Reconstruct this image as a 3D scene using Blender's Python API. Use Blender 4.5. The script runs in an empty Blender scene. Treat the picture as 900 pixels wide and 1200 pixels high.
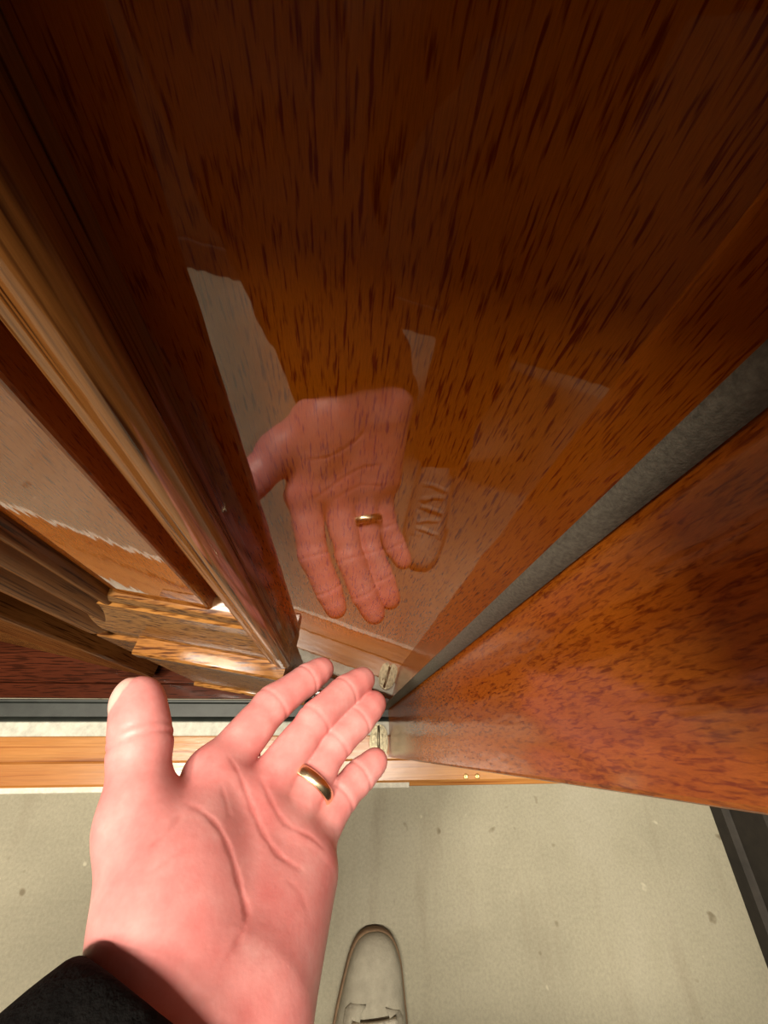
import bpy, bmesh, math, random
import numpy as np
from mathutils import Vector, Matrix

random.seed(4)
S = 0.66                      # scene unit -> metres (camera height = 1 unit)
sc = bpy.context.scene
C = sc.collection
V3 = lambda *a: np.array(a, float)

# ------------------------------------------------------------------ camera
RIGHT = Vector((0.994812, -0.005894, 0.101562))
UPV = Vector((-0.048337, 0.851050, 0.522856))
FWD = Vector((0.089516, 0.525052, -0.846349))
cam_d = bpy.data.cameras.new('camera')
cam_d.sensor_fit = 'HORIZONTAL'; cam_d.sensor_width = 36.0; cam_d.lens = 18.0
cam_d.clip_start = 0.002; cam_d.clip_end = 50
cam = bpy.data.objects.new('camera', cam_d); C.objects.link(cam)
m = Matrix((RIGHT, UPV, -FWD)).transposed().to_4x4()
m.translation = Vector((0, 0, 1.0)) * S
cam.matrix_world = m
sc.camera = cam

# ------------------------------------------------------------------ world, exposure
w = bpy.data.worlds.new('night'); sc.world = w; w.use_nodes = True
bg = w.node_tree.nodes['Background']
bg.inputs[0].default_value = (0.9, 0.72, 0.5, 1); bg.inputs[1].default_value = 0.005
sc.view_settings.view_transform = 'Standard'; sc.view_settings.look = 'None'
sc.view_settings.exposure = 0.0; sc.view_settings.gamma = 1.0
sc.view_settings.use_curve_mapping = False

SOFT = (V3(-1.60, -0.70, 4.53), 100.0, 0.60)          # square ceiling panel light: place (scene units), watts, side
STRIP = (V3(-0.25, -0.345, 4.50), 104.0, 1.80, 0.05)    # ceiling tube light: place, watts, length, width
LAMP_COL = (1.0, 0.89, 0.74)

# ------------------------------------------------------------------ materials
def nt(name):
    mt = bpy.data.materials.new(name); mt.use_nodes = True
    t = mt.node_tree; b = t.nodes['Principled BSDF']
    return mt, t, b
def N(t, kind, **kw):
    n = t.nodes.new(kind)
    for k, v in kw.items():
        if hasattr(n, k): setattr(n, k, v)
        else: n.inputs[k].default_value = v
    return n
def ramp(t, fac, stops):
    r = t.nodes.new('ShaderNodeValToRGB')
    e = r.color_ramp.elements
    while len(e) < len(stops): e.new(0.5)
    for i, (p, c) in enumerate(stops):
        e[i].position = p; e[i].color = (*c, 1)
    t.links.new(fac, r.inputs[0]); return r.outputs[0]
def mix(t, fac, a, b, mode='MIX'):
    n = t.nodes.new('ShaderNodeMix'); n.data_type = 'RGBA'; n.blend_type = mode
    for sock, val in ((n.inputs[0], fac), (n.inputs[6], a), (n.inputs[7], b)):
        if hasattr(val, 'links'): t.links.new(val, sock)
        elif isinstance(val, (int, float)): sock.default_value = val
        else: sock.default_value = (*val, 1)
    return n.outputs[2]
def coords(t, scale, rotz=0.0, which='Object'):
    tc = t.nodes.new('ShaderNodeTexCoord'); mp = t.nodes.new('ShaderNodeMapping')
    mp.inputs['Scale'].default_value = scale; mp.inputs['Rotation'].default_value = (0, 0, rotz)
    t.links.new(tc.outputs[which], mp.inputs[0]); return mp.outputs[0]
def noise(t, vec, scale, detail=3, rough=0.55, dist=0.0):
    n = t.nodes.new('ShaderNodeTexNoise'); t.links.new(vec, n.inputs['Vector'])
    n.inputs['Scale'].default_value = scale; n.inputs['Detail'].default_value = detail
    n.inputs['Roughness'].default_value = rough; n.inputs['Distortion'].default_value = dist
    return n.outputs['Fac']
def bump(t, b, h, strength, dist, sock='Normal', base=None):
    n = t.nodes.new('ShaderNodeBump'); n.inputs['Strength'].default_value = strength
    n.inputs['Distance'].default_value = dist
    t.links.new(h, n.inputs['Height'])
    if base: t.links.new(base, n.inputs['Normal'])
    t.links.new(n.outputs[0], b.inputs[sock]); return n.outputs[0]

def wood(name, light, mid, dark, axis='z', across=300., along=22., fleck=(0.50, 0.60), coat=1.0, coat_rough=0.025,
         rough=0.45, peel=0.15, swirl=0.0, broad=9.0):
    """varnished hardwood: broad tone bands, dark elongated pores, glossy slightly uneven varnish"""
    mt, t, b = nt(name)
    sv = {'z': (across, across, along), 'x': (along, across, across), 'y': (across, along, across)}[axis]
    v = coords(t, tuple(k / S for k in sv))
    bb = {'z': (broad, broad, broad * .12), 'x': (broad * .12, broad, broad), 'y': (broad, broad * .12, broad)}[axis]
    vb = coords(t, tuple(k / S for k in bb))
    tone = noise(t, vb, 1.6, 4, 0.6, 0.6 + swirl)
    base = ramp(t, tone, [(0.32, mid), (0.66, light)])
    pores = noise(t, v, 1.0, 2, 0.5, swirl)
    pf = ramp(t, pores, [(fleck[0], (0, 0, 0)), (fleck[1], (1, 1, 1))])
    fine = noise(t, v, 2.7, 3, 0.7)
    ff = ramp(t, fine, [(0.35, (0.72, 0.72, 0.72)), (0.7, (1.08, 1.08, 1.08))])
    col = mix(t, pf, base, dark)
    col = mix(t, 0.7, col, ff, 'MULTIPLY')
    t.links.new(col, b.inputs['Base Color'])
    b.inputs['Roughness'].default_value = rough
    b.inputs['Specular IOR Level'].default_value = 0.0
    b.inputs['Coat Weight'].default_value = coat
    b.inputs['Coat Roughness'].default_value = coat_rough
    b.inputs['Coat IOR'].default_value = 1.85
    vp = coords(t, tuple(k / S for k in {'z': (95, 95, 22), 'x': (22, 95, 95), 'y': (95, 22, 95)}[axis]))
    ph = noise(t, vp, 1.0, 2, 0.5)
    bump(t, b, ph, peel, 0.0012 * S, 'Coat Normal')
    bump(t, b, pf, 0.12, 0.0006 * S, 'Normal')
    return mt

M = {}
M['panel'] = wood('varnished_mahogany', (0.40, 0.106, 0.004), (0.31, 0.072, 0.003), (0.17, 0.022, 0.002),
                  across=1050, along=100, fleck=(0.53, 0.68), peel=0.06)
M['jamb'] = wood('varnished_jamb', (0.48, 0.135, 0.010), (0.38, 0.09, 0.007), (0.19, 0.032, 0.003),
                 across=620, along=120, fleck=(0.47, 0.70), swirl=0.6, peel=0.30, broad=14, coat_rough=0.17, coat=0.8)
M['mould'] = wood('varnished_moulding', (0.33, 0.14, 0.034), (0.22, 0.075, 0.016), (0.06, 0.016, 0.004),
                  across=420, along=14, fleck=(0.50, 0.68), coat=0.55, coat_rough=0.10, peel=0.15)
M['mould_dull'] = wood('waxed_moulding', (0.30, 0.125, 0.034), (0.19, 0.065, 0.016), (0.06, 0.016, 0.005),
                       across=420, along=14, fleck=(0.50, 0.68), coat=0.22, coat_rough=0.16, peel=0.15)
M['mould_x'] = wood('varnished_moulding_cross', (0.36, 0.165, 0.042), (0.25, 0.10, 0.022), (0.07, 0.020, 0.005),
                    axis='x', across=420, along=40, fleck=(0.47, 0.66), coat=0.4, coat_rough=0.20, peel=0.4)
M['sill'] = wood('oiled_pine_sill', (0.43, 0.195, 0.055), (0.35, 0.135, 0.030), (0.22, 0.07, 0.014), axis='x',
                 across=110, along=3, fleck=(0.55, 0.72), coat=0.35, coat_rough=0.25, peel=0.2)
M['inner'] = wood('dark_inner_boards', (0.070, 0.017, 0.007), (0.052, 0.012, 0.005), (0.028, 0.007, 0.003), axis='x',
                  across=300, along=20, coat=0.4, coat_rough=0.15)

def simple(name, col, rough=0.6, metal=0.0, spec=0.5, ns=60., var=0.15, bmp=0.0, bscale=200.):
    mt, t, b = nt(name)
    v = coords(t, (1 / S,) * 3)
    f = noise(t, v, ns, 4, 0.6)
    c = ramp(t, f, [(0.3, tuple(k * (1 - var) for k in col)), (0.7, tuple(min(1, k * (1 + var)) for k in col))])
    t.links.new(c, b.inputs['Base Color'])
    b.inputs['Roughness'].default_value = rough; b.inputs['Metallic'].default_value = metal
    b.inputs['Specular IOR Level'].default_value = spec
    if bmp: bump(t, b, noise(t, v, bscale, 3), bmp, 0.002 * S)
    return mt
M['strip'] = simple('grey_pile_gasket', (0.125, 0.115, 0.09), 0.9, ns=500, var=0.3, bmp=0.25, bscale=1400, spec=0.2)
M['white'] = simple('chalky_white_caulk', (0.60, 0.57, 0.47), 0.85, ns=90, var=0.18, bmp=0.5, bscale=180)
M['pale'] = simple('pale_grey_stone_strip', (0.44, 0.44, 0.37), 0.7, ns=60, var=0.22, bmp=0.3)
M['black_metal'] = simple('black_metal_sill', (0.020, 0.024, 0.020), 0.5, metal=0.2, ns=30, var=0.3)
M['pewter'] = simple('tarnished_metal', (0.26, 0.23, 0.15), 0.42, metal=0.85, ns=160, var=0.45, bmp=0.4, bscale=300)
M['screw'] = simple('brass_screw', (0.55, 0.38, 0.16), 0.35, metal=1.0)
M['dark_wall'] = simple('dark_stained_wall', (0.030, 0.020, 0.013), 0.5, ns=25, var=0.35)
M['dark_trim'] = simple('dark_painted_skirting', (0.022, 0.018, 0.013), 0.85, ns=40, var=0.3)
M['ceiling'] = simple('dim_ceiling', (0.10, 0.08, 0.06), 0.9)
M['black_cloth'] = simple('black_fleece', (0.0045, 0.0042, 0.004), 0.95, ns=120, var=0.4, bmp=0.5, bscale=400, spec=0.1)
M['trouser'] = simple('dark_trouser_cloth', (0.022, 0.016, 0.012), 0.95, ns=120, var=0.3, bmp=0.4, bscale=500, spec=0.1)
M['hair'] = simple('dark_hair', (0.02, 0.013, 0.008), 0.6, ns=200, var=0.4, bmp=0.6, bscale=300)
M['suede'] = simple('pale_grey_suede', (0.30, 0.28, 0.215), 0.9, ns=60, var=0.14, bmp=0.35, bscale=350, spec=0.2)
M['sole'] = simple('shoe_sole_rubber', (0.20, 0.13, 0.075), 0.8, ns=60, var=0.2, spec=0.3)
M['lace'] = simple('shoe_lace', (0.50, 0.47, 0.375), 0.85, ns=300, var=0.25, bmp=0.5, bscale=700)
M['gold'] = simple('gold_band', (0.88, 0.74, 0.48), 0.25, metal=1.0, ns=30, var=0.06)
M['lamp_rim'] = simple('lamp_metal', (0.45, 0.40, 0.33), 0.35, metal=1.0)

def concrete():
    mt, t, b = nt('worn_concrete')
    v = coords(t, (1 / S,) * 3)
    big = noise(t, v, 2.6, 5, 0.6, 0.4)
    base = ramp(t, big, [(0.30, (0.218, 0.203, 0.144)), (0.52, (0.266, 0.248, 0.177)), (0.75, (0.300, 0.281, 0.210))])
    grit = noise(t, v, 190, 3, 0.7)
    base = mix(t, 0.75, base, ramp(t, grit, [(0.3, (0.80, 0.80, 0.80)), (0.7, (1.10, 1.10, 1.10))]), 'MULTIPLY')
    streak = noise(t, coords(t, (16 / S, 2.4 / S, 1)), 1.0, 4, 0.6)
    base = mix(t, ramp(t, streak, [(0.55, (0, 0, 0)), (0.8, (0.45, 0.45, 0.45))]), base, (0.165, 0.135, 0.09))
    sp = noise(t, v, 26, 2, 0.5)
    base = mix(t, ramp(t, sp, [(0.70, (0, 0, 0)), (0.76, (0.7, 0.7, 0.7))]), base, (0.10, 0.075, 0.04))
    sw = noise(t, coords(t, (1.3 / S,) * 3), 24, 2, 0.5)
    base = mix(t, ramp(t, sw, [(0.73, (0, 0, 0)), (0.78, (0.6, 0.6, 0.6))]), base, (0.45, 0.42, 0.31))
    t.links.new(base, b.inputs['Base Color'])
    b.inputs['Roughness'].default_value = 0.75; b.inputs['Specular IOR Level'].default_value = 0.3
    bump(t, b, grit, 0.35, 0.0012 * S)
    return mt
M['concrete'] = concrete()

def skin():
    mt, t, b = nt('skin')
    v = coords(t, (1 / S,) * 3)
    mott = noise(t, v, 34, 4, 0.65)
    base = ramp(t, mott, [(0.30, (0.62, 0.195, 0.185)), (0.55, (0.665, 0.265, 0.250)), (0.75, (0.71, 0.345, 0.325))])
    at = N(t, 'ShaderNodeAttribute', attribute_name='nail')
    base = mix(t, at.outputs['Fac'], base, (0.70, 0.42, 0.36))
    ac = N(t, 'ShaderNodeAttribute', attribute_name='crease')
    base = mix(t, ac.outputs['Fac'], base, (0.48, 0.11, 0.10))
    t.links.new(base, b.inputs['Base Color'])
    b.inputs['Roughness'].default_value = 0.44
    b.inputs['Specular IOR Level'].default_value = 0.42
    b.inputs['Subsurface Weight'].default_value = 0.12
    b.inputs['Subsurface Radius'].default_value = (1.0, 0.35, 0.2)
    b.inputs['Subsurface Scale'].default_value = 0.004
    n1 = noise(t, v, 330, 3, 0.6)
    n2 = noise(t, v, 75, 3, 0.6)
    a = bump(t, b, n2, 0.10, 0.003 * S)
    bump(t, b, n1, 0.07, 0.0012 * S, base=a)
    return mt
M['skin'] = skin()

# ------------------------------------------------------------------ mesh helpers
def mk(name, verts, faces, mat, parent=None, smooth=False):
    me = bpy.data.meshes.new(name)
    me.from_pydata([tuple(float(k) * S for k in v) for v in verts], [], [tuple(int(i) for i in f) for f in faces])
    me.materials.append(M[mat] if isinstance(mat, str) else mat)
    bm = bmesh.new(); bm.from_mesh(me); bmesh.ops.recalc_face_normals(bm, faces=bm.faces); bm.to_mesh(me); bm.free()
    if smooth: me.shade_smooth()
    o = bpy.data.objects.new(name, me); C.objects.link(o)
    if parent: o.parent = parent
    return o
def tag(o, label, cat, group=None, kind=None):
    o['label'] = label; o['category'] = cat
    if group: o['group'] = group
    if kind: o['kind'] = kind
    return o
def empty(name):
    o = bpy.data.objects.new(name, None); C.objects.link(o); o.empty_display_size = 0.02; return o
def bevel_obj(o, width, seg=2):
    bm = bmesh.new(); bm.from_mesh(o.data)
    es = [e for e in bm.edges if len(e.link_faces) == 2 and e.calc_face_angle(0) > 0.5]
    bmesh.ops.bevel(bm, geom=es, offset=width * S, segments=seg, affect='EDGES', profile=0.5)
    bm.to_mesh(o.data); bm.free(); return o
def box(name, lo, hi, mat, parent=None, bev=0.0, T=None):
    vs = [(x, y, z) for x in (lo[0], hi[0]) for y in (lo[1], hi[1]) for z in (lo[2], hi[2])]
    fs = [(0, 1, 3, 2), (4, 6, 7, 5), (0, 4, 5, 1), (2, 3, 7, 6), (0, 2, 6, 4), (1, 5, 7, 3)]
    if T: vs = [T(*v) for v in vs]
    o = mk(name, vs, fs, mat, parent)
    return bevel_obj(o, bev) if bev else o
def boxes(name, lst, mat, parent=None):
    vs, fs = [], []
    for lo, hi in lst:
        b = len(vs)
        vs += [(x, y, z) for x in (lo[0], hi[0]) for y in (lo[1], hi[1]) for z in (lo[2], hi[2])]
        fs += [tuple(b + i for i in f) for f in [(0, 1, 3, 2), (4, 6, 7, 5), (0, 4, 5, 1), (2, 3, 7, 6), (0, 2, 6, 4), (1, 5, 7, 3)]]
    return mk(name, vs, fs, mat, parent)
def spline(pts, n=5):
    """Catmull-Rom through 2D/3D points"""
    P = [np.array(p, float) for p in pts]; out = []
    for i in range(len(P) - 1):
        p0 = P[max(i - 1, 0)]; p1 = P[i]; p2 = P[i + 1]; p3 = P[min(i + 2, len(P) - 1)]
        for k in range(n):
            u = k / n
            out.append(0.5 * ((2 * p1) + (-p0 + p2) * u + (2 * p0 - 5 * p1 + 4 * p2 - p3) * u * u + (-p0 + 3 * p1 - 3 * p2 + p3) * u ** 3))
    out.append(P[-1]); return out
def prism(name, prof, a, b, place, mat, parent=None, smooth=False):
    """closed profile of (p, q) extruded from a to b; place(p, q, t) gives the point"""
    n = len(prof)
    vs = [place(p[0], p[1], a) for p in prof] + [place(p[0], p[1], b) for p in prof]
    fs = [(i, (i + 1) % n, n + (i + 1) % n, n + i) for i in range(n)] + [tuple(range(n))[::-1], tuple(range(n, 2 * n))]
    o = mk(name, vs, fs, mat, parent)
    if smooth:
        o.data.shade_smooth(); o.data.set_sharp_from_angle(angle=math.radians(38))
    return o
def tube(name, pts, r, mat, parent=None, seg=8):
    P = [Vector(p) for p in pts]; vs, fs = [], []
    up = Vector((0, 0, 1))
    for i, p in enumerate(P):
        d = (P[min(i + 1, len(P) - 1)] - P[max(i - 1, 0)]).normalized()
        a = d.cross(up);  a = a.normalized() if a.length > 1e-6 else Vector((1, 0, 0))
        b = a.cross(d).normalized()
        for k in range(seg):
            t = 2 * math.pi * k / seg
            vs.append(p + (a * math.cos(t) + b * math.sin(t)) * r)
    for i in range(len(P) - 1):
        for k in range(seg):
            fs.append((i * seg + k, i * seg + (k + 1) % seg, (i + 1) * seg + (k + 1) % seg, (i + 1) * seg + k))
    fs.append(tuple(range(seg))); fs.append(tuple(range((len(P) - 1) * seg, len(P) * seg)))
    return mk(name, vs, fs, mat, parent, True)

# ------------------------------------------------------------------ the place: floor, walls, ceiling
floor = box('floor', (-2.75, -1.40, -0.06), (0.90, 0.10, 0.0), 'concrete')
tag(floor, 'bare worn concrete floor, pale olive grey with small stains', 'floor', kind='structure')
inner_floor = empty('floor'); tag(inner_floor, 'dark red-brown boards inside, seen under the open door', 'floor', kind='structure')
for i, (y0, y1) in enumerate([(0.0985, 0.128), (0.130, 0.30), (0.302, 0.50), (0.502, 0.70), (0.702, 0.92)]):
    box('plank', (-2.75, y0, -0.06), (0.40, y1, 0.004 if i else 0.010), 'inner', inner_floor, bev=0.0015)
wb = box('wall_back', (-2.75, -1.46, 0), (0.90, -1.38, 4.55), 'dark_wall')
tag(wb, 'dark stained wall closing the passage behind the person', 'wall', kind='structure')
bb = box('baseboard_back', (-2.75, -1.38, 0), (0.835, -1.364, 0.12), 'dark_trim', bev=0.003)
tag(bb, 'dark skirting along the wall behind the person', 'skirting', kind='structure')
wr = box('wall_right', (0.862, -1.46, 0), (0.95, 0.10, 4.55), 'dark_wall')
tag(wr, 'dark side wall at the end of the concrete floor', 'wall', kind='structure')
br = empty('baseboard_right'); tag(br, 'dark stepped skirting where concrete meets the side wall', 'skirting', kind='structure')
prism('skirting_board', [(0.835, 0), (0.835, 0.030), (0.842, 0.036), (0.846, 0.038), (0.846, 0.115), (0.852, 0.125), (0.862, 0.128), (0.862, 0)],
      -1.36, 0.0, lambda p, q, t: (p, t, q), 'dark_trim', br)
wl = box('wall_left', (-2.83, -1.46, 0), (-2.75, 0.92, 4.55), 'dark_wall')
tag(wl, 'dark side wall beyond the panelled doors', 'wall', kind='structure')
wf = boxes('wall_front', [((0.20, 0.0, 0), (0.90, 0.16, 4.55)), ((-2.75, 0.02, 1.90), (0.20, 0.16, 4.55)), ((-2.75, 0.02, 0.0), (-1.36, 0.14, 1.90))], 'dark_wall')
tag(wf, 'dark wall around the wooden doorway', 'wall', kind='structure')
wi = boxes('wall_inside', [((-2.75, 0.92, 0), (0.48, 0.98, 4.55)), ((0.40, 0.16, 0), (0.48, 0.92, 4.55))], 'dark_wall')
tag(wi, 'dark walls of the unlit room behind the doors', 'wall', kind='structure')
ce = box('ceiling', (-2.83, -1.46, 4.55), (0.95, 0.98, 4.61), 'ceiling')
tag(ce, 'dim flat ceiling over the passage', 'ceiling', kind='structure')

# ceiling lights, each with its own light
sp = empty('ceiling_panel_light'); tag(sp, 'flat square light panel with metal frame on the ceiling', 'lamp')
pc, pw, pside = SOFT; q = pside / 2
for x0, x1, y0, y1 in ((-q - .03, q + .03, -q - .03, -q), (-q - .03, q + .03, q, q + .03), (-q - .03, -q, -q, q), (q, q + .03, -q, q)):
    box('frame_bar', (pc[0] + x0, pc[1] + y0, 4.515), (pc[0] + x1, pc[1] + y1, 4.549), 'lamp_rim', sp, bev=0.002)
pd = bpy.data.lights.new('panel_light', 'AREA'); pd.shape = 'SQUARE'; pd.size = pside * S; pd.energy = pw; pd.color = LAMP_COL
po = bpy.data.objects.new('panel_light', pd); C.objects.link(po); po.location = Vector(pc) * S
cp = empty('ceiling_tube_light'); tag(cp, 'long narrow tube light with metal housing on the ceiling', 'lamp')
pc, pw, plen, pwid = STRIP
box('housing', (pc[0] - plen / 2 - 0.04, pc[1] - 0.06, 4.508), (pc[0] + plen / 2 + 0.04, pc[1] + 0.06, 4.549), 'lamp_rim', cp, bev=0.004)
for sx in (-1, 1):
    box('end_cap', (pc[0] + sx * (plen / 2 + 0.022) - 0.018, pc[1] - 0.04, 4.475), (pc[0] + sx * (plen / 2 + 0.022) + 0.018, pc[1] + 0.04, 4.509), 'lamp_rim', cp, bev=0.004)
pd = bpy.data.lights.new('tube_light', 'AREA'); pd.shape = 'RECTANGLE'; pd.size = plen * S; pd.size_y = pwid * S; pd.energy = pw; pd.color = LAMP_COL
po = bpy.data.objects.new('tube_light', pd); C.objects.link(po); po.location = Vector(pc) * S

# ------------------------------------------------------------------ threshold
th = empty('threshold'); tag(th, 'orange wooden threshold with chalky white front edge and black metal inner track', 'threshold')
PX = lambda p, q, t: (t, p, q)          # profile (y, z) along x
prism('sill_board', [(-0.061, 0), (-0.061, 0.008), (-0.057, 0.011), (-0.022, 0.012), (-0.020, 0.0105), (-0.018, 0.012), (0.024, 0.012), (0.026, 0.010), (0.026, 0)],
      -1.36, 0.86, PX, 'sill', th)
we = prism('white_edge', [(-0.0715, 0), (-0.070, 0.004), (-0.0625, 0.0075), (-0.061, 0.007), (-0.061, 0)], -1.36, 0.155, PX, 'white', th)
prism('orange_edge', [(-0.068, 0), (-0.067, 0.004), (-0.062, 0.0065), (-0.061, 0.006), (-0.061, 0)], 0.156, 0.86, PX, 'sill', th)
prism('pale_strip', [(0.026, 0), (0.026, 0.0115), (0.028, 0.013), (0.051, 0.013), (0.053, 0.011), (0.053, 0)], -1.36, 0.20, PX, 'pale', th)
prism('metal_track', [(0.053, 0), (0.053, 0.012), (0.056, 0.015), (0.059, 0.012), (0.063, 0.006), (0.088, 0.006), (0.091, 0.012), (0.095, 0.012), (0.0975, 0.0)],
      -1.36, 0.20, PX, 'black_metal', th)
def disc(name, c, r, h, mat, parent, n=14):
    vs = [(c[0] + rr * math.cos(2 * math.pi * k / n), c[1] + rr * math.sin(2 * math.pi * k / n), c[2] + z) for rr, z in ((r, 0), (r, h * .6), (r * .7, h), (r * .35, h * .7)) for k in range(n)]
    fs = [(i * n + k, i * n + (k + 1) % n, i * n + n + (k + 1) % n, i * n + n + k) for i in range(3) for k in range(n)] + [tuple(range(3 * n, 4 * n))]
    return mk(name, vs, fs, mat, parent, True)
for x in (0.2795, 0.305): disc('screw', (x, -0.052 if x > 0 else -0.03, 0.0105), 0.0052, 0.003, 'screw', th)

# pivot plate: two lobes with a middle rib standing on the sill beside the jamb
pv = empty('pivot_plate'); tag(pv, 'small tarnished metal pivot plate on the threshold against the right jamb', 'hinge plate')
pl = spline([(0.071, -0.004), (0.068, 0.012), (0.071, 0.030), (0.078, 0.043), (0.088, 0.047), (0.099, 0.044), (0.107, 0.031), (0.109, 0.012), (0.106, -0.006), (0.097, -0.013), (0.088, -0.008), (0.079, -0.012)], 3)
prism('plate', pl, 0.012, 0.019, lambda p, q, t: (p, q, t), 'pewter', pv)
for sx in (-1, 1):
    lobe = spline([(0.088 + sx * 0.003, 0.040), (0.088 + sx * 0.012, 0.037), (0.088 + sx * 0.0155, 0.022), (0.088 + sx * 0.014, 0.002), (0.088 + sx * 0.008, -0.006), (0.088 + sx * 0.0035, 0.004), (0.088 + sx * 0.003, 0.020)], 3)
    o = prism('lobe', lobe, 0.019, 0.024, lambda p, q, t: (p, q, t), 'pewter', pv)
tube('rib', [(0.088, -0.006, 0.020), (0.088, 0.01, 0.025), (0.088, 0.03, 0.026), (0.088, 0.044, 0.021)], 0.0025, 'pewter', pv)
for x, y in ((0.081, 0.028), (0.096, 0.026), (0.089, -0.004)): disc('rivet', (x, y, 0.0235), 0.0028, 0.002, 'pewter', pv, 10)

# ------------------------------------------------------------------ right door jamb with pile gasket
jb = empty('trim_1'); tag(jb, 'glossy orange-brown wooden door jamb beside the grey gasket', 'door jamb', kind='structure')
box('jamb_board', (0.112, -0.0155, 0.0), (0.20, 0.16, 1.90), 'jamb', jb, bev=0.002)
gs = [(0.1118, 0.0790), (0.1090, 0.0765), (0.1050, 0.0768), (0.1010, 0.0790), (0.0985, 0.0815), (0.0978, 0.0835), (0.1000, 0.0868), (0.1118, 0.0868)]
g = prism('gasket', gs, 0.008, 1.79, lambda p, q, t: (p, q, t), 'strip', jb, True)
g['label'] = 'grey fuzzy pile weather strip'
sb = box('shade_block', (0.046, -0.0150, 1.014), (0.1125, 0.050, 1.150), 'black_metal', jb, bev=0.002)  # added block above the view, there only to shade the upper jamb
jl = box('trim_2', (-1.36, 0.0, 0.0), (-1.28, 0.16, 1.90), 'jamb', bev=0.002)
tag(jl, 'wooden door jamb at the far end of the threshold', 'door jamb', kind='structure')
hd = box('trim_3', (-1.28, -0.0155, 1.80), (0.112, 0.16, 1.90), 'jamb', bev=0.001)
tag(hd, 'wooden head jamb above both doors', 'door jamb', kind='structure')

# ------------------------------------------------------------------ the open leaf (hinged at the right jamb, 9 degrees ajar)
A9 = math.radians(9.0)
def leaf_frame(hx, hy, ang):
    ca, sa = math.cos(ang), math.sin(ang)
    return lambda s, e, z: (hx - s * ca - e * sa, hy + s * sa - e * ca, z)
D = leaf_frame(0.112, 0.088, A9)          # s to the left along the leaf, e out of its face
D0 = leaf_frame(0.112, 0.081, A9)
D = D0
ZT = 1.79
dr = empty('door_1'); tag(dr, 'open mirror-glossy mahogany door with mouldings, reflecting the hand', 'door', kind='structure')
box('panel', (0.004, -0.035, 0.03), (0.210, 0.0, ZT), 'panel', dr, T=D)
box('panel', (0.249, -0.035, 0.48), (0.347, 0.0, ZT), 'panel', dr, bev=0.0025, T=D)
box('backing', (0.209, -0.036, 0.06), (0.42, -0.022, ZT), 'mould', dr, T=D)
Pz = lambda p, q, t: D(p, q, t)           # profile (s, e) along z
st = [(0.206, -0.022), (0.178, -0.001)] + [tuple(k) for k in spline([(0.178, 0.0), (0.1765, 0.010), (0.1725, 0.0185), (0.1735, 0.024), (0.179, 0.0275), (0.186, 0.0265), (0.1905, 0.0245), (0.1965, 0.0235), (0.2000, 0.0195), (0.2010, 0.012), (0.2060, 0.0)], 3)]
prism('stile', st, 0.503, ZT, Pz, 'mould', dr, True)
sl = [(0.430, -0.036), (0.352, -0.036), (0.352, -0.010)] + [tuple(k) for k in spline([(0.3535, 0.004), (0.358, 0.0085), (0.364, 0.0085), (0.368, 0.006), (0.374, 0.0115), (0.384, 0.0165), (0.393, 0.0155), (0.397, 0.0135), (0.404, 0.0195), (0.414, 0.0245), (0.424, 0.0245), (0.430, 0.0205)], 3)]
prism('stile', sl, 0.49, ZT, Pz, 'mould_dull', dr, True)
Px = lambda p, q, t: D(t, p, q)           # profile (e, z) along s
rl = [(-0.030, 0.47), (0.018, 0.47), (0.020, 0.507)] + [tuple(k) for k in spline([(0.0195, 0.512), (0.0185, 0.522), (0.0145, 0.545), (0.0105, 0.568), (0.0092, 0.584)], 3)] + [(0.0060, 0.586), (0.0065, 0.592), (0.004, 0.602), (-0.004, 0.606), (-0.03, 0.606)]
prism('panel_moulding', rl, 0.190, 0.40, Px, 'mould_x', dr, True)
ldg = [(-0.002, 0.462), (-0.002, 0.506), (0.020, 0.5065)] + [tuple(k) for k in [(0.0215, 0.5030), (0.0385, 0.5038), (0.0408, 0.5015), (0.0412, 0.486), (0.0385, 0.480)]] + [(0.026, 0.474), (0.024, 0.462)]
prism('ledge', ldg, 0.177, 0.356, Px, 'mould_x', dr, True)
box('bottom_rail', (0.186, -0.036, 0.045), (0.430, 0.0225, 0.463), 'mould_x', dr, bev=0.002, T=D)
tube('drip_bead', [D(0.188, 0.0235, 0.056), D(0.30, 0.0235, 0.056), D(0.43, 0.0235, 0.056)], 0.006, 'mould_x', dr)

sr = [(-0.030, 1.032), (0.028, 1.032), (0.0310, 1.036), (0.0310, 1.060), (0.026, 1.072), (0.022, 1.10), (0.022, 1.20), (0.012, 1.215), (-0.030, 1.215)]
prism('shade_rail', sr, 0.005, 0.426, Px, 'inner', dr, True)  # added rail just out of view, shades the top of the panels

# second leaf beyond it, nearly closed
A12 = math.radians(11.5)
D2 = leaf_frame(-0.415, 0.137, A12)
d2 = empty('door_2'); tag(d2, 'neighbouring dark varnished door leaf past the gap', 'door', kind='structure')
box('bottom_rail', (0.155, -0.045, 0.035), (0.86, -0.002, 0.42), 'mould_x', d2, bev=0.002, T=D2)
box('stile', (0.0, -0.045, 0.035), (0.153, 0.0, ZT), 'mould_dull', d2, bev=0.004, T=D2)
box('stile', (0.74, -0.045, 0.422), (0.86, 0.0, ZT), 'mould', d2, bev=0.004, T=D2)
box('panel', (0.150, -0.035, 0.40), (0.75, -0.012, ZT), 'panel', d2, T=D2)

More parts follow.
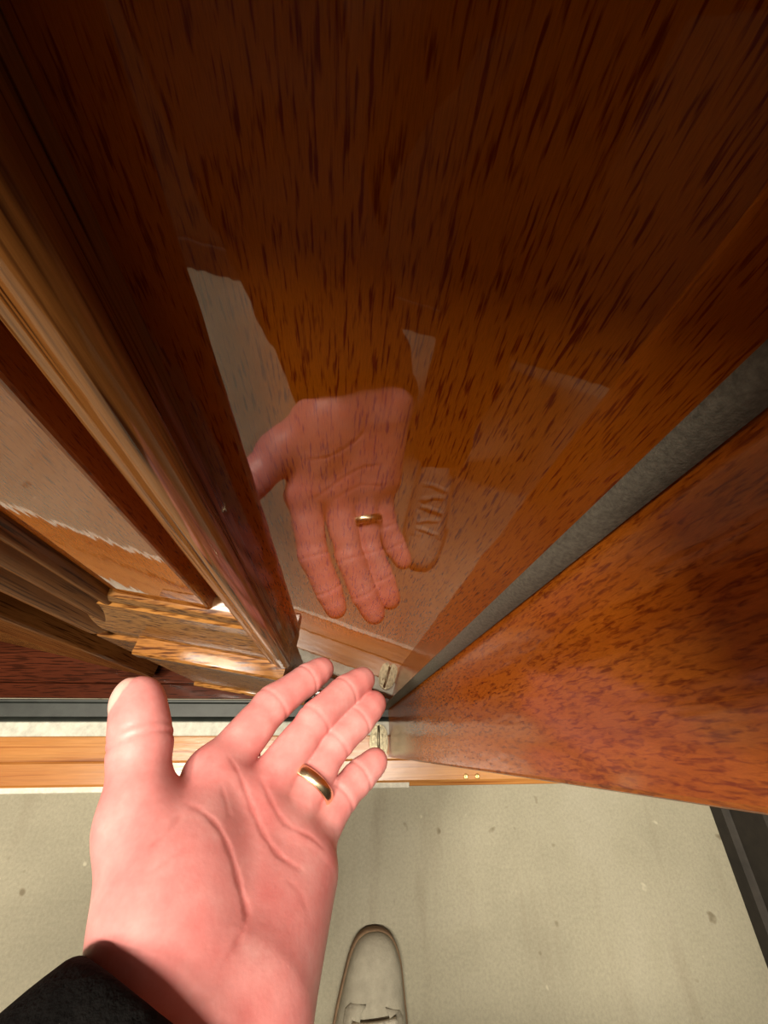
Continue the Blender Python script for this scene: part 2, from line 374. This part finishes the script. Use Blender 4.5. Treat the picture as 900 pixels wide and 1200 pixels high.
# ------------------------------------------------------------------ implicit surfaces for bodies, clothes and shoes
def cap(P, a, b, ra, rb):
    ba = b - a; L2 = ba @ ba
    t = np.clip(((P - a) @ ba) / L2, 0, 1)
    q = P - a - t[:, None] * ba
    return np.sqrt((q * q).sum(1)) - (ra + (rb - ra) * t)
def ell(P, c, r, ax=None):
    q = P - c
    if ax is not None: q = q @ np.array(ax).T
    r = np.array(r, float)
    k0 = np.sqrt(((q / r) ** 2).sum(1)); k1 = np.sqrt(((q / (r * r)) ** 2).sum(1)) + 1e-9
    return k0 * (k0 - 1) / k1
def smin(a, b, k):
    h = np.clip(0.5 + 0.5 * (b - a) / k, 0, 1)
    return b + (a - b) * h - k * h * (1 - h)
def smax(a, b, k): return -smin(-a, -b, k)
def nets(f, lo, hi, h, slack=0.02):
    """surface nets of f = 0 evaluated only near the surface, snapped back onto f"""
    lo = np.array(lo, float); n = np.ceil((np.array(hi) - lo) / h).astype(int) + 1
    B = 12; F = np.full(n, 1.0, np.float32)
    nb = -(-n // B)
    cen = np.stack(np.meshgrid(*[np.arange(k) for k in nb], indexing='ij'), -1).reshape(-1, 3)
    dc = f(lo + (cen * B + B / 2) * h)
    rad = B * h * 0.87 + slack
    loc = np.stack(np.meshgrid(*[np.arange(B)] * 3, indexing='ij'), -1).reshape(-1, 3)
    act = cen[np.abs(dc) < rad]
    for c, d in zip(cen[dc <= -rad], dc[dc <= -rad]):
        s = c * B; F[s[0]:s[0] + B, s[1]:s[1] + B, s[2]:s[2] + B] = -1
    for i in range(0, len(act), 60):
        idx = (act[i:i + 60, None, :] * B + loc[None]).reshape(-1, 3)
        idx = idx[(idx < n).all(1)]
        F[idx[:, 0], idx[:, 1], idx[:, 2]] = f(lo + idx * h)
    ins = F < 0
    cs = n - 1
    corner = [(i, j, k) for i in (0, 1) for j in (0, 1) for k in (0, 1)]
    cnt = np.zeros(cs, np.int8)
    for i, j, k in corner: cnt += ins[i:i + cs[0], j:j + cs[1], k:k + cs[2]]
    cells = np.argwhere((cnt > 0) & (cnt < 8))
    acc = np.zeros((len(cells), 3)); num = np.zeros(len(cells))
    for a in corner:
        for ax in range(3):
            if a[ax]: continue
            b = list(a); b[ax] = 1
            ca = cells + a; cb = cells + b
            fa = F[ca[:, 0], ca[:, 1], ca[:, 2]]; fb = F[cb[:, 0], cb[:, 1], cb[:, 2]]
            cr = (fa < 0) != (fb < 0)
            t = np.where(cr, fa / np.where(cr, fa - fb, 1), 0)
            p = np.array(a, float) + 0 * cells; p[:, ax] += t
            acc[cr] += p[cr]; num[cr] += 1
    verts = lo + (cells + acc / num[:, None]) * h
    vid = np.full(cs, -1, np.int64); vid[cells[:, 0], cells[:, 1], cells[:, 2]] = np.arange(len(cells))
    faces = []
    for ax in range(3):
        u, v = (ax + 1) % 3, (ax + 2) % 3
        sl0 = [slice(1, -1)] * 3; sl1 = [slice(1, -1)] * 3
        sl0[ax] = slice(0, -1); sl1[ax] = slice(1, None)
        a_, b_ = ins[tuple(sl0)], ins[tuple(sl1)]
        e = np.argwhere(a_ != b_)
        flip = a_[e[:, 0], e[:, 1], e[:, 2]]
        e = e + 1; e[:, ax] -= 1
        q = []
        for du, dv in ((-1, -1), (0, -1), (0, 0), (-1, 0)):
            cidx = e.copy(); cidx[:, u] += du; cidx[:, v] += dv
            q.append(vid[cidx[:, 0], cidx[:, 1], cidx[:, 2]])
        q = np.stack(q, 1); q[~flip] = q[~flip][:, ::-1]
        faces.append(q)
    faces = np.concatenate(faces); faces = faces[(faces >= 0).all(1)]
    for _ in range(2):
        eps = h * 0.3; g = np.zeros_like(verts)
        for ax in range(3):
            d = np.zeros(3); d[ax] = eps
            g[:, ax] = (f(verts + d) - f(verts - d)) / (2 * eps)
        f0 = f(verts); g2 = (g * g).sum(1) + 1e-9
        step = np.clip(f0 / np.sqrt(g2), -h * 0.5, h * 0.5)
        verts = verts - g * (step / np.sqrt(g2))[:, None]
    return verts, faces
def mesh_np(name, verts, faces, mat, parent=None):
    me = bpy.data.meshes.new(name)
    n, k = len(verts), len(faces)
    me.vertices.add(n); me.vertices.foreach_set('co', (verts * S).astype(np.float32).ravel())
    me.loops.add(k * 4); me.loops.foreach_set('vertex_index', faces.astype(np.int32).ravel())
    me.polygons.add(k); me.polygons.foreach_set('loop_start', np.arange(0, 4 * k, 4, dtype=np.int32))
    me.update(calc_edges=True); me.validate()
    me.materials.append(M[mat]); me.shade_smooth()
    o = bpy.data.objects.new(name, me); C.objects.link(o)
    if parent: o.parent = parent
    return o

# ------------------------------------------------------------------ the left hand
FING = {  # joint centres: knuckle, middle joint, end joint, tip centre; radii
    'index': ([(-0.0905, -0.0165, 0.645), (-0.0598, 0.0332, 0.615), (-0.0345, 0.0561, 0.594), (-0.0200, 0.0690, 0.579)], (0.0180, 0.0152, 0.0132, 0.0118)),
    'middle': ([(-0.0587, -0.0320, 0.637), (-0.0214, 0.0218, 0.612), (0.0031, 0.0461, 0.592), (0.0217, 0.0598, 0.577)], (0.0178, 0.0140, 0.0136, 0.0124)),
    'ring': ([(-0.0356, -0.0455, 0.628), (-0.0039, 0.0032, 0.604), (0.0163, 0.0218, 0.588), (0.0332, 0.0380, 0.577)], (0.0182, 0.0134, 0.0132, 0.0122)),
    'pinky': ([(-0.0197, -0.0640, 0.630), (0.0020, -0.0352, 0.606), (0.0190, -0.0210, 0.593), (0.0346, -0.0095, 0.584)], (0.0172, 0.0126, 0.0118, 0.0108)),
}
THUMB = ([(-0.0896, -0.0933, 0.700), (-0.1208, -0.0367, 0.686), (-0.1350, 0.0038, 0.676), (-0.1476, 0.0311, 0.672)], (0.028, 0.0195, 0.0182, 0.0160))
WR = V3(-0.0548, -0.1242, 0.708)
HU = V3(0.010, 0.7552, -0.6554); HV = V3(0.8642, -0.3363, -0.3744); HN = V3(0.5031, 0.5626, 0.656)
ELB = V3(-0.32, -0.36, 0.99)
CREASES = [
    [(0.0822, -0.0592), (0.0751, -0.0403), (0.0634, -0.0256), (0.0501, -0.0143), (0.0382, -0.0070), (0.0268, -0.0099), (0.017, -0.0149)],
    [(0.1218, -0.0449), (0.1125, -0.0322), (0.0954, -0.0175), (0.0810, -0.0051), (0.0721, 0.0089), (0.0659, 0.0243)],
    [(0.1165, -0.0171), (0.1025, -0.0051), (0.0928, 0.0079), (0.0900, 0.0245), (0.0839, 0.0388)],
    [(0.0555, -0.0686), (0.0638, -0.0620), (0.0764, -0.0587)],
    [(0.0420, -0.0640), (0.0500, -0.0560), (0.0570, -0.0500)],
    [(0.1010, -0.0420), (0.0920, -0.0360), (0.0800, -0.0300)],
    [(0.0600, 0.0120), (0.0530, 0.0220), (0.0420, 0.0290)],
]
CRP = [np.array(spline(c, 3)) for c in CREASES]
CRW = [1.0, 0.9, 0.8, 0.6, 0.35, 0.35, 0.3]            # how deep each crease is
PAD = V3(0.15, 0.15, 0.98)          # side the finger pads face
def crease_d(P, wid=0.0015):
    """0..1, how far a point lies in a palm crease (they fade towards their ends)"""
    q = P - WR; uu = q @ HU; vv = q @ HV; best = np.zeros(len(P))
    wob = 0.0010 * np.sin(uu * 310 + 1.0) * np.sin(vv * 270)
    for c, wt in zip(CRP, CRW):
        n = len(c) - 1
        for i, (a, b) in enumerate(zip(c[:-1], c[1:])):
            dx, dy = b - a; L2 = dx * dx + dy * dy
            t = np.clip(((uu - a[0]) * dx + (vv - a[1]) * dy) / L2, 0, 1)
            d = np.hypot(uu - a[0] - t * dx, vv - a[1] - t * dy) + wob
            f = (i + t) / n
            best = np.maximum(best, wt * np.minimum(1, 5 * np.minimum(f, 1 - f) + 0.15) * np.exp(-(d / wid) ** 2))
    return np.where(q @ HN > -0.004, best, 0.0)
def fing_d(P, joints, rad, k=0.007):
    J = [V3(*j) for j in joints]; d = None
    for i in range(3):
        ci = cap(P, J[i], J[i + 1], rad[i], rad[i + 1])
        mid = (J[i] + J[i + 1]) / 2 + PAD * rad[i] * (0.22 if i else 0.05)     # fleshy pad
        ax = (J[i + 1] - J[i]); L = np.linalg.norm(ax)
        ci = smin(ci, cap(P, mid - ax * 0.18, mid + ax * 0.18, rad[i + 1] * 0.90, rad[i + 1] * 0.88), 0.008)
        d = ci if d is None else smin(d, ci, k)
    for i in (1, 2):                                                           # flexion creases
        ax = J[i + 1] - J[i - 1]; ax /= np.linalg.norm(ax)
        x = (P - J[i]) @ ax; side = (P - J[i]) @ PAD
        d = d + np.where(side > -0.2 * rad[i], 0.0007, 0.0) * np.exp(-(x / 0.0016) ** 2)
    return d
NAIL_C = V3(-0.1532, 0.0310, 0.6772); NAIL_R = (0.0098, 0.0150, 0.0118)
def hand_f(P, detail=True):
    d = None
    for k in ('index', 'middle', 'ring', 'pinky'):
        fd = fing_d(P, *FING[k]); d = fd if d is None else smin(d, fd, 0.0015)
    K = [V3(*FING[k][0][0]) for k in ('index', 'middle', 'ring', 'pinky')]
    palm = cap(P, WR - HV * 0.018 + HN * 0.002, K[0], 0.030, 0.0215)
    palm = smin(palm, cap(P, WR - HV * 0.005, K[1], 0.031, 0.0215), 0.014)
    palm = smin(palm, cap(P, WR + HV * 0.008, K[2], 0.030, 0.0205), 0.014)
    palm = smin(palm, cap(P, WR + HV * 0.018, K[3], 0.029, 0.0195), 0.014)
    palm = smin(palm, cap(P, WR + HV * 0.016 + HU * 0.02 + HN * 0.013, K[3] - HU * 0.02 - HV * 0.002 + HN * 0.009, 0.026, 0.019), 0.016)   # heel on the little-finger side
    palm = smin(palm, cap(P, K[0] + HN * 0.004 - HU * 0.006, K[3] + HN * 0.003 - HU * 0.010, 0.0175, 0.0165), 0.012)          # knuckle pads
    T = [V3(*j) for j in THUMB[0]]
    ball = smin(cap(P, T[0] + HN * 0.004, T[1] + HN * 0.001, 0.026, 0.0205), ell(P, (T[0] * 0.55 + T[1] * 0.45) + HN * 0.004 + HV * 0.012, (0.045, 0.030, 0.031), (HU, HV, HN)), 0.015)
    palm = smin(palm, ball, 0.018)
    web = cap(P, T[1] + HV * 0.012 - HU * 0.010, K[0] - HU * 0.034 - HV * 0.002, 0.013, 0.014)
    palm = smin(palm, web, 0.018)
    d = smin(d, palm, 0.007)
    th_ = fing_d(P, THUMB[0][1:] + [THUMB[0][3]], THUMB[1][1:] + (THUMB[1][3],)) if False else None
    td = smin(cap(P, T[1], T[2], THUMB[1][1], THUMB[1][2]), cap(P, T[2], T[3], THUMB[1][2], THUMB[1][3]), 0.008)
    pad = (T[2] + T[3]) / 2 + V3(0.002, 0, 0.003)
    td = smin(td, ell(P, pad + (T[3] - T[2]) * 0.12, (0.0165, 0.023, 0.0165), np.array([[0.95, 0.3, 0], [-0.3, 0.95, 0], [0, 0, 1]])), 0.008)
    ax = T[3] - T[1]; ax /= np.linalg.norm(ax)
    for x0, dep in ((0.0, 0.0008), (0.006, 0.0004)):
        x = (P - T[2]) @ ax - x0
        td = td + dep * np.exp(-(x / 0.0018) ** 2)
    td = np.minimum(td, ell(P, NAIL_C, NAIL_R))
    d = smin(d, td, 0.012)
    arm = smin(cap(P, WR, WR + (ELB - WR) * 0.25, 0.036, 0.044), cap(P, WR + (ELB - WR) * 0.25, WR + (ELB - WR) * 0.9, 0.044, 0.058), 0.01)
    d = smin(d, arm, 0.02)
    if detail:
        d = d + 0.00055 * crease_d(P)
    return d

hv, hf = nets(hand_f, (-0.30, -0.27, 0.54), (0.085, 0.105, 0.87), 0.0017)

# ------------------------------------------------------------------ the rest of the person
BX = 0.03                                         # body centre line
SHL, SHR = V3(-0.24, -0.68, 1.42), V3(0.30, -0.68, 1.42)
ELR = V3(0.38, -0.95, 1.08)
NECK = V3(BX, -0.70, 1.55); HEAD = V3(0.02, -0.54, 1.66)
HIP = V3(-0.04, -1.12, 1.06)
WRR = V3(0.16, -1.06, 0.98)
KNL, KNR = V3(-0.34, -0.74, 0.72), V3(0.05, -0.72, 0.72)
ANL, ANR = V3(-0.32, -0.86, 0.13), V3(0.040, -0.62, 0.13)
HPL, HPR = HIP - V3(0.14, 0, 0), HIP + V3(0.14, 0, 0)
hd_f = (V3(*(V3(0, 0, 1.0) - HEAD))); hd_f /= np.linalg.norm(hd_f)      # looking down at the hand
hd_r = np.cross(hd_f, V3(0, 0, 1)); hd_r /= np.linalg.norm(hd_r); hd_u = np.cross(hd_r, hd_f)
H_ = lambda r, u, f: HEAD + hd_r * r + hd_u * u + hd_f * f
def body_f(P):
    d = smin(ell(P, HEAD + hd_u * 0.03, (0.115, 0.150, 0.135), (hd_r, hd_u, hd_f)), ell(P, H_(0, -0.075, 0.035), (0.085, 0.105, 0.095), (hd_r, hd_u, hd_f)), 0.04)
    d = smin(d, cap(P, H_(0, 0.02, 0.128), H_(0, -0.035, 0.155), 0.013, 0.021), 0.02)            # nose
    for sx in (-1, 1):
        d = smax(d, -ell(P, H_(sx * 0.048, 0.018, 0.142), (0.026, 0.016, 0.020), (hd_r, hd_u, hd_f)), 0.015)
        d = smin(d, ell(P, H_(sx * 0.048, 0.016, 0.112), (0.019, 0.017, 0.017), (hd_r, hd_u, hd_f)), 0.004)
        d = smin(d, ell(P, H_(sx * 0.118, -0.01, -0.005), (0.014, 0.045, 0.028), (hd_r, hd_u, hd_f)), 0.010)   # ears
    d = smin(d, ell(P, H_(0, -0.085, 0.125), (0.036, 0.010, 0.014), (hd_r, hd_u, hd_f)), 0.008)    # lips
    d = smin(d, ell(P, H_(0, -0.103, 0.122), (0.030, 0.009, 0.013), (hd_r, hd_u, hd_f)), 0.004)
    d = smin(d, cap(P, H_(0, -0.10, -0.02), NECK - V3(0, 0.08, 0.04), 0.085, 0.095), 0.04)
    d = smin(d, cap(P, NECK - V3(0, 0.12, 0.06), HIP, 0.155, 0.16), 0.06)
    for a, b, c in ((SHR, ELR, WRR), (SHL, ELB, WR + (ELB - WR) * 0.3)):
        d = smin(d, smin(cap(P, a, b, 0.085, 0.062), cap(P, b, c, 0.060, 0.040), 0.02), 0.04)
    for a, b, c in ((HPL, KNL, ANL), (HPR, KNR, ANR)):
        d = smin(d, smin(cap(P, a, b, 0.125, 0.080), cap(P, b, c, 0.078, 0.050), 0.03), 0.04)
    # right hand, pushed into the pocket
    hnd = smin(cap(P, WRR, WRR + V3(-0.03, -0.01, -0.09), 0.038, 0.034), cap(P, WRR + V3(-0.03, -0.01, -0.09), WRR + V3(-0.03, 0.01, -0.16), 0.030, 0.020), 0.02)
    return smin(d, hnd, 0.02)
bv, bf = nets(body_f, (-0.75, -1.36, 0.02), (0.62, 0.06, 1.92), 0.0095, 0.06)

person = empty('person'); person.location = (-0.13 * S, -0.75 * S, 0)
tag(person, 'bent-over person in black fleece holding an open left palm toward the door', 'person')
keep = person.location.copy()
def child(o):
    o.parent = person; o.matrix_parent_inverse = Matrix.Translation(-keep); return o
allv = np.concatenate([hv, bv]); allf = np.concatenate([hf, bf + len(hv)])
body = child(mesh_np('body', allv, allf, 'skin'))
body['label'] = 'bare skin, an open left hand with spread thumb'
nail = np.zeros(len(allv), np.float32); cr = np.zeros(len(allv), np.float32)
nl = ell(hv, NAIL_C, tuple(k + 0.0007 for k in NAIL_R))
nail[:len(hv)] = np.clip(-nl / 0.0005, 0, 1)
cr[:len(hv)] = 0.50 * crease_d(hv, 0.0013)
for nm, arr in (('nail', nail), ('crease', cr)):
    body.data.attributes.new(nm, 'FLOAT', 'POINT').data.foreach_set('value', arr)

# jacket with open left cuff
CUFF = V3(-0.064, -0.118, 0.697)
fa = V3(-0.41282, -0.80265, 0.43051); CUFP = V3(-0.0760, -0.0860, 0.7430)     # cuff plane: normal up the arm, a point on it
def wr_noise(P, k, s):
    return np.sin(P[:, 0] * k + 1.3 * s) * np.sin(P[:, 1] * k * 1.13 + 2.1 * s) * np.sin(P[:, 2] * k * 0.93 + 0.7 * s)
def jacket_f(P):
    d = cap(P, NECK - V3(0, 0.12, 0.06), HIP + V3(0, 0.06, 0.03), 0.20, 0.20)
    d = smin(d, cap(P, SHL, SHR, 0.12, 0.12), 0.08)
    d = smin(d, cap(P, NECK - V3(0, 0.06, 0.03), NECK + V3(0, 0.03, 0.0), 0.125, 0.115), 0.04)
    R = smin(cap(P, SHR, ELR, 0.118, 0.098), cap(P, ELR, WRR, 0.096, 0.066), 0.03)
    L = smin(cap(P, SHL, ELB, 0.118, 0.100), cap(P, ELB, CUFF - V3(0, 0, 0.002), 0.100, 0.0640), 0.03)
    d = smin(smin(d, R, 0.05), L, 0.05)
    d = d + 0.006 * wr_noise(P, 34, 1.0) + 0.004 * wr_noise(P, 62, 2.0)
    t = (P - CUFP) @ fa                                           # cut the sleeve square at the cuff and hollow it
    near = ((P - CUFF) ** 2).sum(1) < 0.16 ** 2
    d = np.where(near, smax(d, -t + 0.004, 0.006), d)
    inner = cap(P, CUFF - fa * 0.05, CUFF + fa * 0.10, 0.052, 0.047)
    d = np.where(near, smax(d, -inner, 0.005), d)
    nk = cap(P, NECK + V3(0, 0.0, 0.0), HEAD, 0.098, 0.100)
    return smax(d, -nk, 0.01)
jv, jf = nets(jacket_f, (-0.80, -1.37, 0.55), (0.62, 0.0, 1.95), 0.0072, 0.06)
child(mesh_np('jacket', jv, jf, 'black_cloth'))['label'] = 'black fleece jacket with loose cuff'

def trouser_f(P):
    d = cap(P, HIP - V3(0.07, 0, 0), HIP + V3(0.07, 0, 0), 0.195, 0.195)
    for a, b, c in ((HPL, KNL, ANL), (HPR, KNR, ANR)):
        d = smin(d, smin(cap(P, a, b, 0.150, 0.108), cap(P, b, c + V3(0, 0, 0.02), 0.106, 0.080), 0.04), 0.05)
    d = d + 0.006 * wr_noise(P, 30, 0.4)
    d = smax(d, P[:, 2] - 1.28, 0.01)
    d = smax(d, 0.115 - P[:, 2], 0.008)
    for c in (ANL, ANR): d = smax(d, -cap(P, c - V3(0, 0, 0.1), c + V3(0, 0, 0.02), 0.070, 0.066), 0.006)
    return d
tv, tf = nets(trouser_f, (-0.70, -1.36, 0.08), (0.50, -0.40, 1.55), 0.010, 0.06)
child(mesh_np('trousers', tv, tf, 'trouser'))

def hair_f(P):
    d = ell(P, HEAD + hd_u * 0.045 - hd_f * 0.014, (0.128, 0.150, 0.142), (hd_r, hd_u, hd_f)) + 0.004 * wr_noise(P, 120, 0.3)
    q = P - HEAD
    cut = (q @ hd_f) * 0.75 - (q @ hd_u) * 0.66 - 0.022
    return smax(d, cut, 0.012)
rv, rf = nets(hair_f, HEAD - 0.22, HEAD + 0.24, 0.009, 0.05)
child(mesh_np('hair', rv, rf, 'hair'))

# gold ring on the ring finger
a_, b_ = V3(*FING['ring'][0][0]), V3(*FING['ring'][0][1])
rt = 0.42; rc = a_ + (b_ - a_) * rt; rax = (b_ - a_) / np.linalg.norm(b_ - a_)
rr = 0.0205
e1 = np.cross(rax, V3(0, 0, 1)); e1 /= np.linalg.norm(e1); e2 = np.cross(rax, e1)
prof = [(-0.0042, 0.0), (-0.0044, 0.0008), (-0.0032, 0.0018), (0.0, 0.0024), (0.0032, 0.0018), (0.0044, 0.0008), (0.0042, 0.0), (0.0, -0.0003)]
vs, fs = [], []
RN = 48
for k in range(RN):
    a = 2 * math.pi * k / RN
    dr_ = e1 * math.cos(a) + e2 * math.sin(a)
    for (x, r) in prof: vs.append(rc + rax * x + dr_ * (rr + r))
np_ = len(prof)
for k in range(RN):
    for i in range(np_):
        fs.append((k * np_ + i, k * np_ + (i + 1) % np_, ((k + 1) % RN) * np_ + (i + 1) % np_, ((k + 1) % RN) * np_ + i))
child(mk('ring', vs, fs, 'gold', None, True))['label'] = 'plain gold band on the ring finger'

# ------------------------------------------------------------------ shoes
def shoe(toe, heading, side, label):
    """toe: floor point of the toe tip; heading: radians from +y clockwise; side = +1 right foot"""
    ch, sh = math.cos(heading), math.sin(heading)
    W = lambda x, y, z: (toe[0] + x * ch + y * sh, toe[1] - x * sh + y * ch, z)
    half = lambda y: None
    L = 0.44
    # outline half widths by distance back from the toe (medial, lateral)
    ys = [0.0, 0.004, 0.014, 0.034, 0.070, 0.115, 0.16, 0.23, 0.30, 0.36, 0.41, 0.435, L]
    med = [0.006, 0.023, 0.037, 0.047, 0.054, 0.060, 0.060, 0.052, 0.046, 0.046, 0.042, 0.026, 0.004]
    lat = [0.006, 0.019, 0.031, 0.043, 0.053, 0.064, 0.068, 0.062, 0.054, 0.050, 0.044, 0.027, 0.004]
    hts = [0.030, 0.040, 0.050, 0.060, 0.069, 0.078, 0.093, 0.135, 0.165, 0.168, 0.160, 0.150, 0.13]
    off = [0.006, 0.006, 0.005, 0.003, 0.0, 0, 0, 0, 0, 0, 0, 0, 0]
    def ring(i, fw, z, n=32):
        out = []
        cx = -side * off[i]
        for k in range(n):
            a = 2 * math.pi * k / n
        return out
    # upper: stations along y, each an arch from the welt over the top
    fine = spline([(y, a, b, h) for y, a, b, h in zip(ys, med, lat, hts)], 3)
    n = 20; vs, fs = [], []
    for (y, a, b, h) in fine:
        for k in range(n + 1):
            t = math.pi * k / n
            c, s_ = math.cos(t), math.sin(t)
            wdt = (b if c * side > 0 else a)
            x = (abs(c) ** 0.75) * math.copysign(1, c) * wdt * 0.965
            z = 0.022 + (max(h, 0.03) - 0.022) * (s_ ** 0.72)
            vs.append(W(x - side * 0.006, -y - 0.003, z))
    for i in range(len(fine) - 1):
        for k in range(n): fs.append((i * (n + 1) + k, i * (n + 1) + k + 1, (i + 1) * (n + 1) + k + 1, (i + 1) * (n + 1) + k))
    fs.append(tuple(range(n + 1))); e0 = (len(fine) - 1) * (n + 1); fs.append(tuple(range(e0, e0 + n + 1)))
    up = child(mk('shoe', vs, fs, 'suede', None, True)); up['label'] = label
    # sole: outline with a small rim
    outl = [(b, -y) for (y, a, b, h) in fine] + [(-a, -y) for (y, a, b, h) in fine[::-1]]
    if side < 0: outl = [(-x, y) for x, y in outl]
    vs, fs = [], []
    lev = [(0.96, 0.0), (1.00, 0.004), (1.015, 0.016), (1.01, 0.024), (0.97, 0.0265), (0.90, 0.0255)]
    cy = -L / 2
    for sc_, z in lev:
        for (x, y) in outl: vs.append(W(x * sc_ - side * 0.006, cy + (y - cy) * (1 + (sc_ - 1) * 0.35) - 0.002, z))
    m_ = len(outl)
    for i in range(len(lev) - 1):
        for k in range(m_): fs.append((i * m_ + k, i * m_ + (k + 1) % m_, (i + 1) * m_ + (k + 1) % m_, (i + 1) * m_ + k))
    fs.append(tuple(range(m_))); fs.append(tuple(range((len(lev) - 1) * m_, len(lev) * m_)))
    so = mk('sole', vs, fs, 'sole', up, True)
    # tongue, eyelet facings and laces
    def top(x, y):                       # height of the upper above (x, y)
        f = min(range(len(fine)), key=lambda i: abs(fine[i][0] - y)); yy, a, b, h = fine[f]
        wdt = (b if x * side > 0 else a) * 0.965
        c = min(0.98, (abs(x) / wdt)) ** (1 / 0.75)
        return 0.022 + (h - 0.022) * (max(0.0, 1 - c * c) ** 0.36)
    for sx in (-1, 1):
        pts_o, pts_i = [], []
        g = [(0.016, 0.074), (0.023, 0.082), (0.026, 0.15), (0.027, 0.18), (0.028, 0.22), (0.028, 0.25)]
        vs = [W(sx * x - side * 0.006, -y, top(sx * x, y) + 0.0075) for x, y in g] + [W(sx * (x + 0.024) - side * 0.006, -y - 0.004, top(sx * (x + 0.024), y) + 0.005) for x, y in g]
        vs += [(v[0], v[1], v[2] - 0.009) for v in vs]
        k6 = len(g); fs = []
        for i in range(k6 - 1):
            fs += [(i, i + 1, k6 + i + 1, k6 + i), (2 * k6 + i, 3 * k6 + i, 3 * k6 + i + 1, 2 * k6 + i + 1), (i, 2 * k6 + i, 2 * k6 + i + 1, i + 1), (k6 + i, k6 + i + 1, 3 * k6 + i + 1, 3 * k6 + i)]
        fs += [(0, k6, 3 * k6, 2 * k6), (k6 - 1, 3 * k6 - 1, 4 * k6 - 1, 2 * k6 - 1)]
        mk('eyelet_facing', vs, fs, 'suede', up, True)
    for i in range(5):
        y = 0.092 + i * 0.030
        pts = []
        for k in range(9):
            x = -0.034 + 0.068 * k / 8
            pts.append(W(x - side * 0.006, -y - (0.010 if i % 2 else -0.006) * (k / 8 - .5) * 2, top(x * 0.8, y) + 0.0075 + 0.003 * math.sin(math.pi * k / 8)))
        tube('lace', pts, 0.0066, 'lace', up, 7)
    return up
shoe((0.096, -0.276), math.radians(8), 1, 'pale grey suede lace-up shoe on the concrete')
shoe((-0.30, -0.50), math.radians(-6), -1, 'pale grey suede lace-up shoe, the left one')
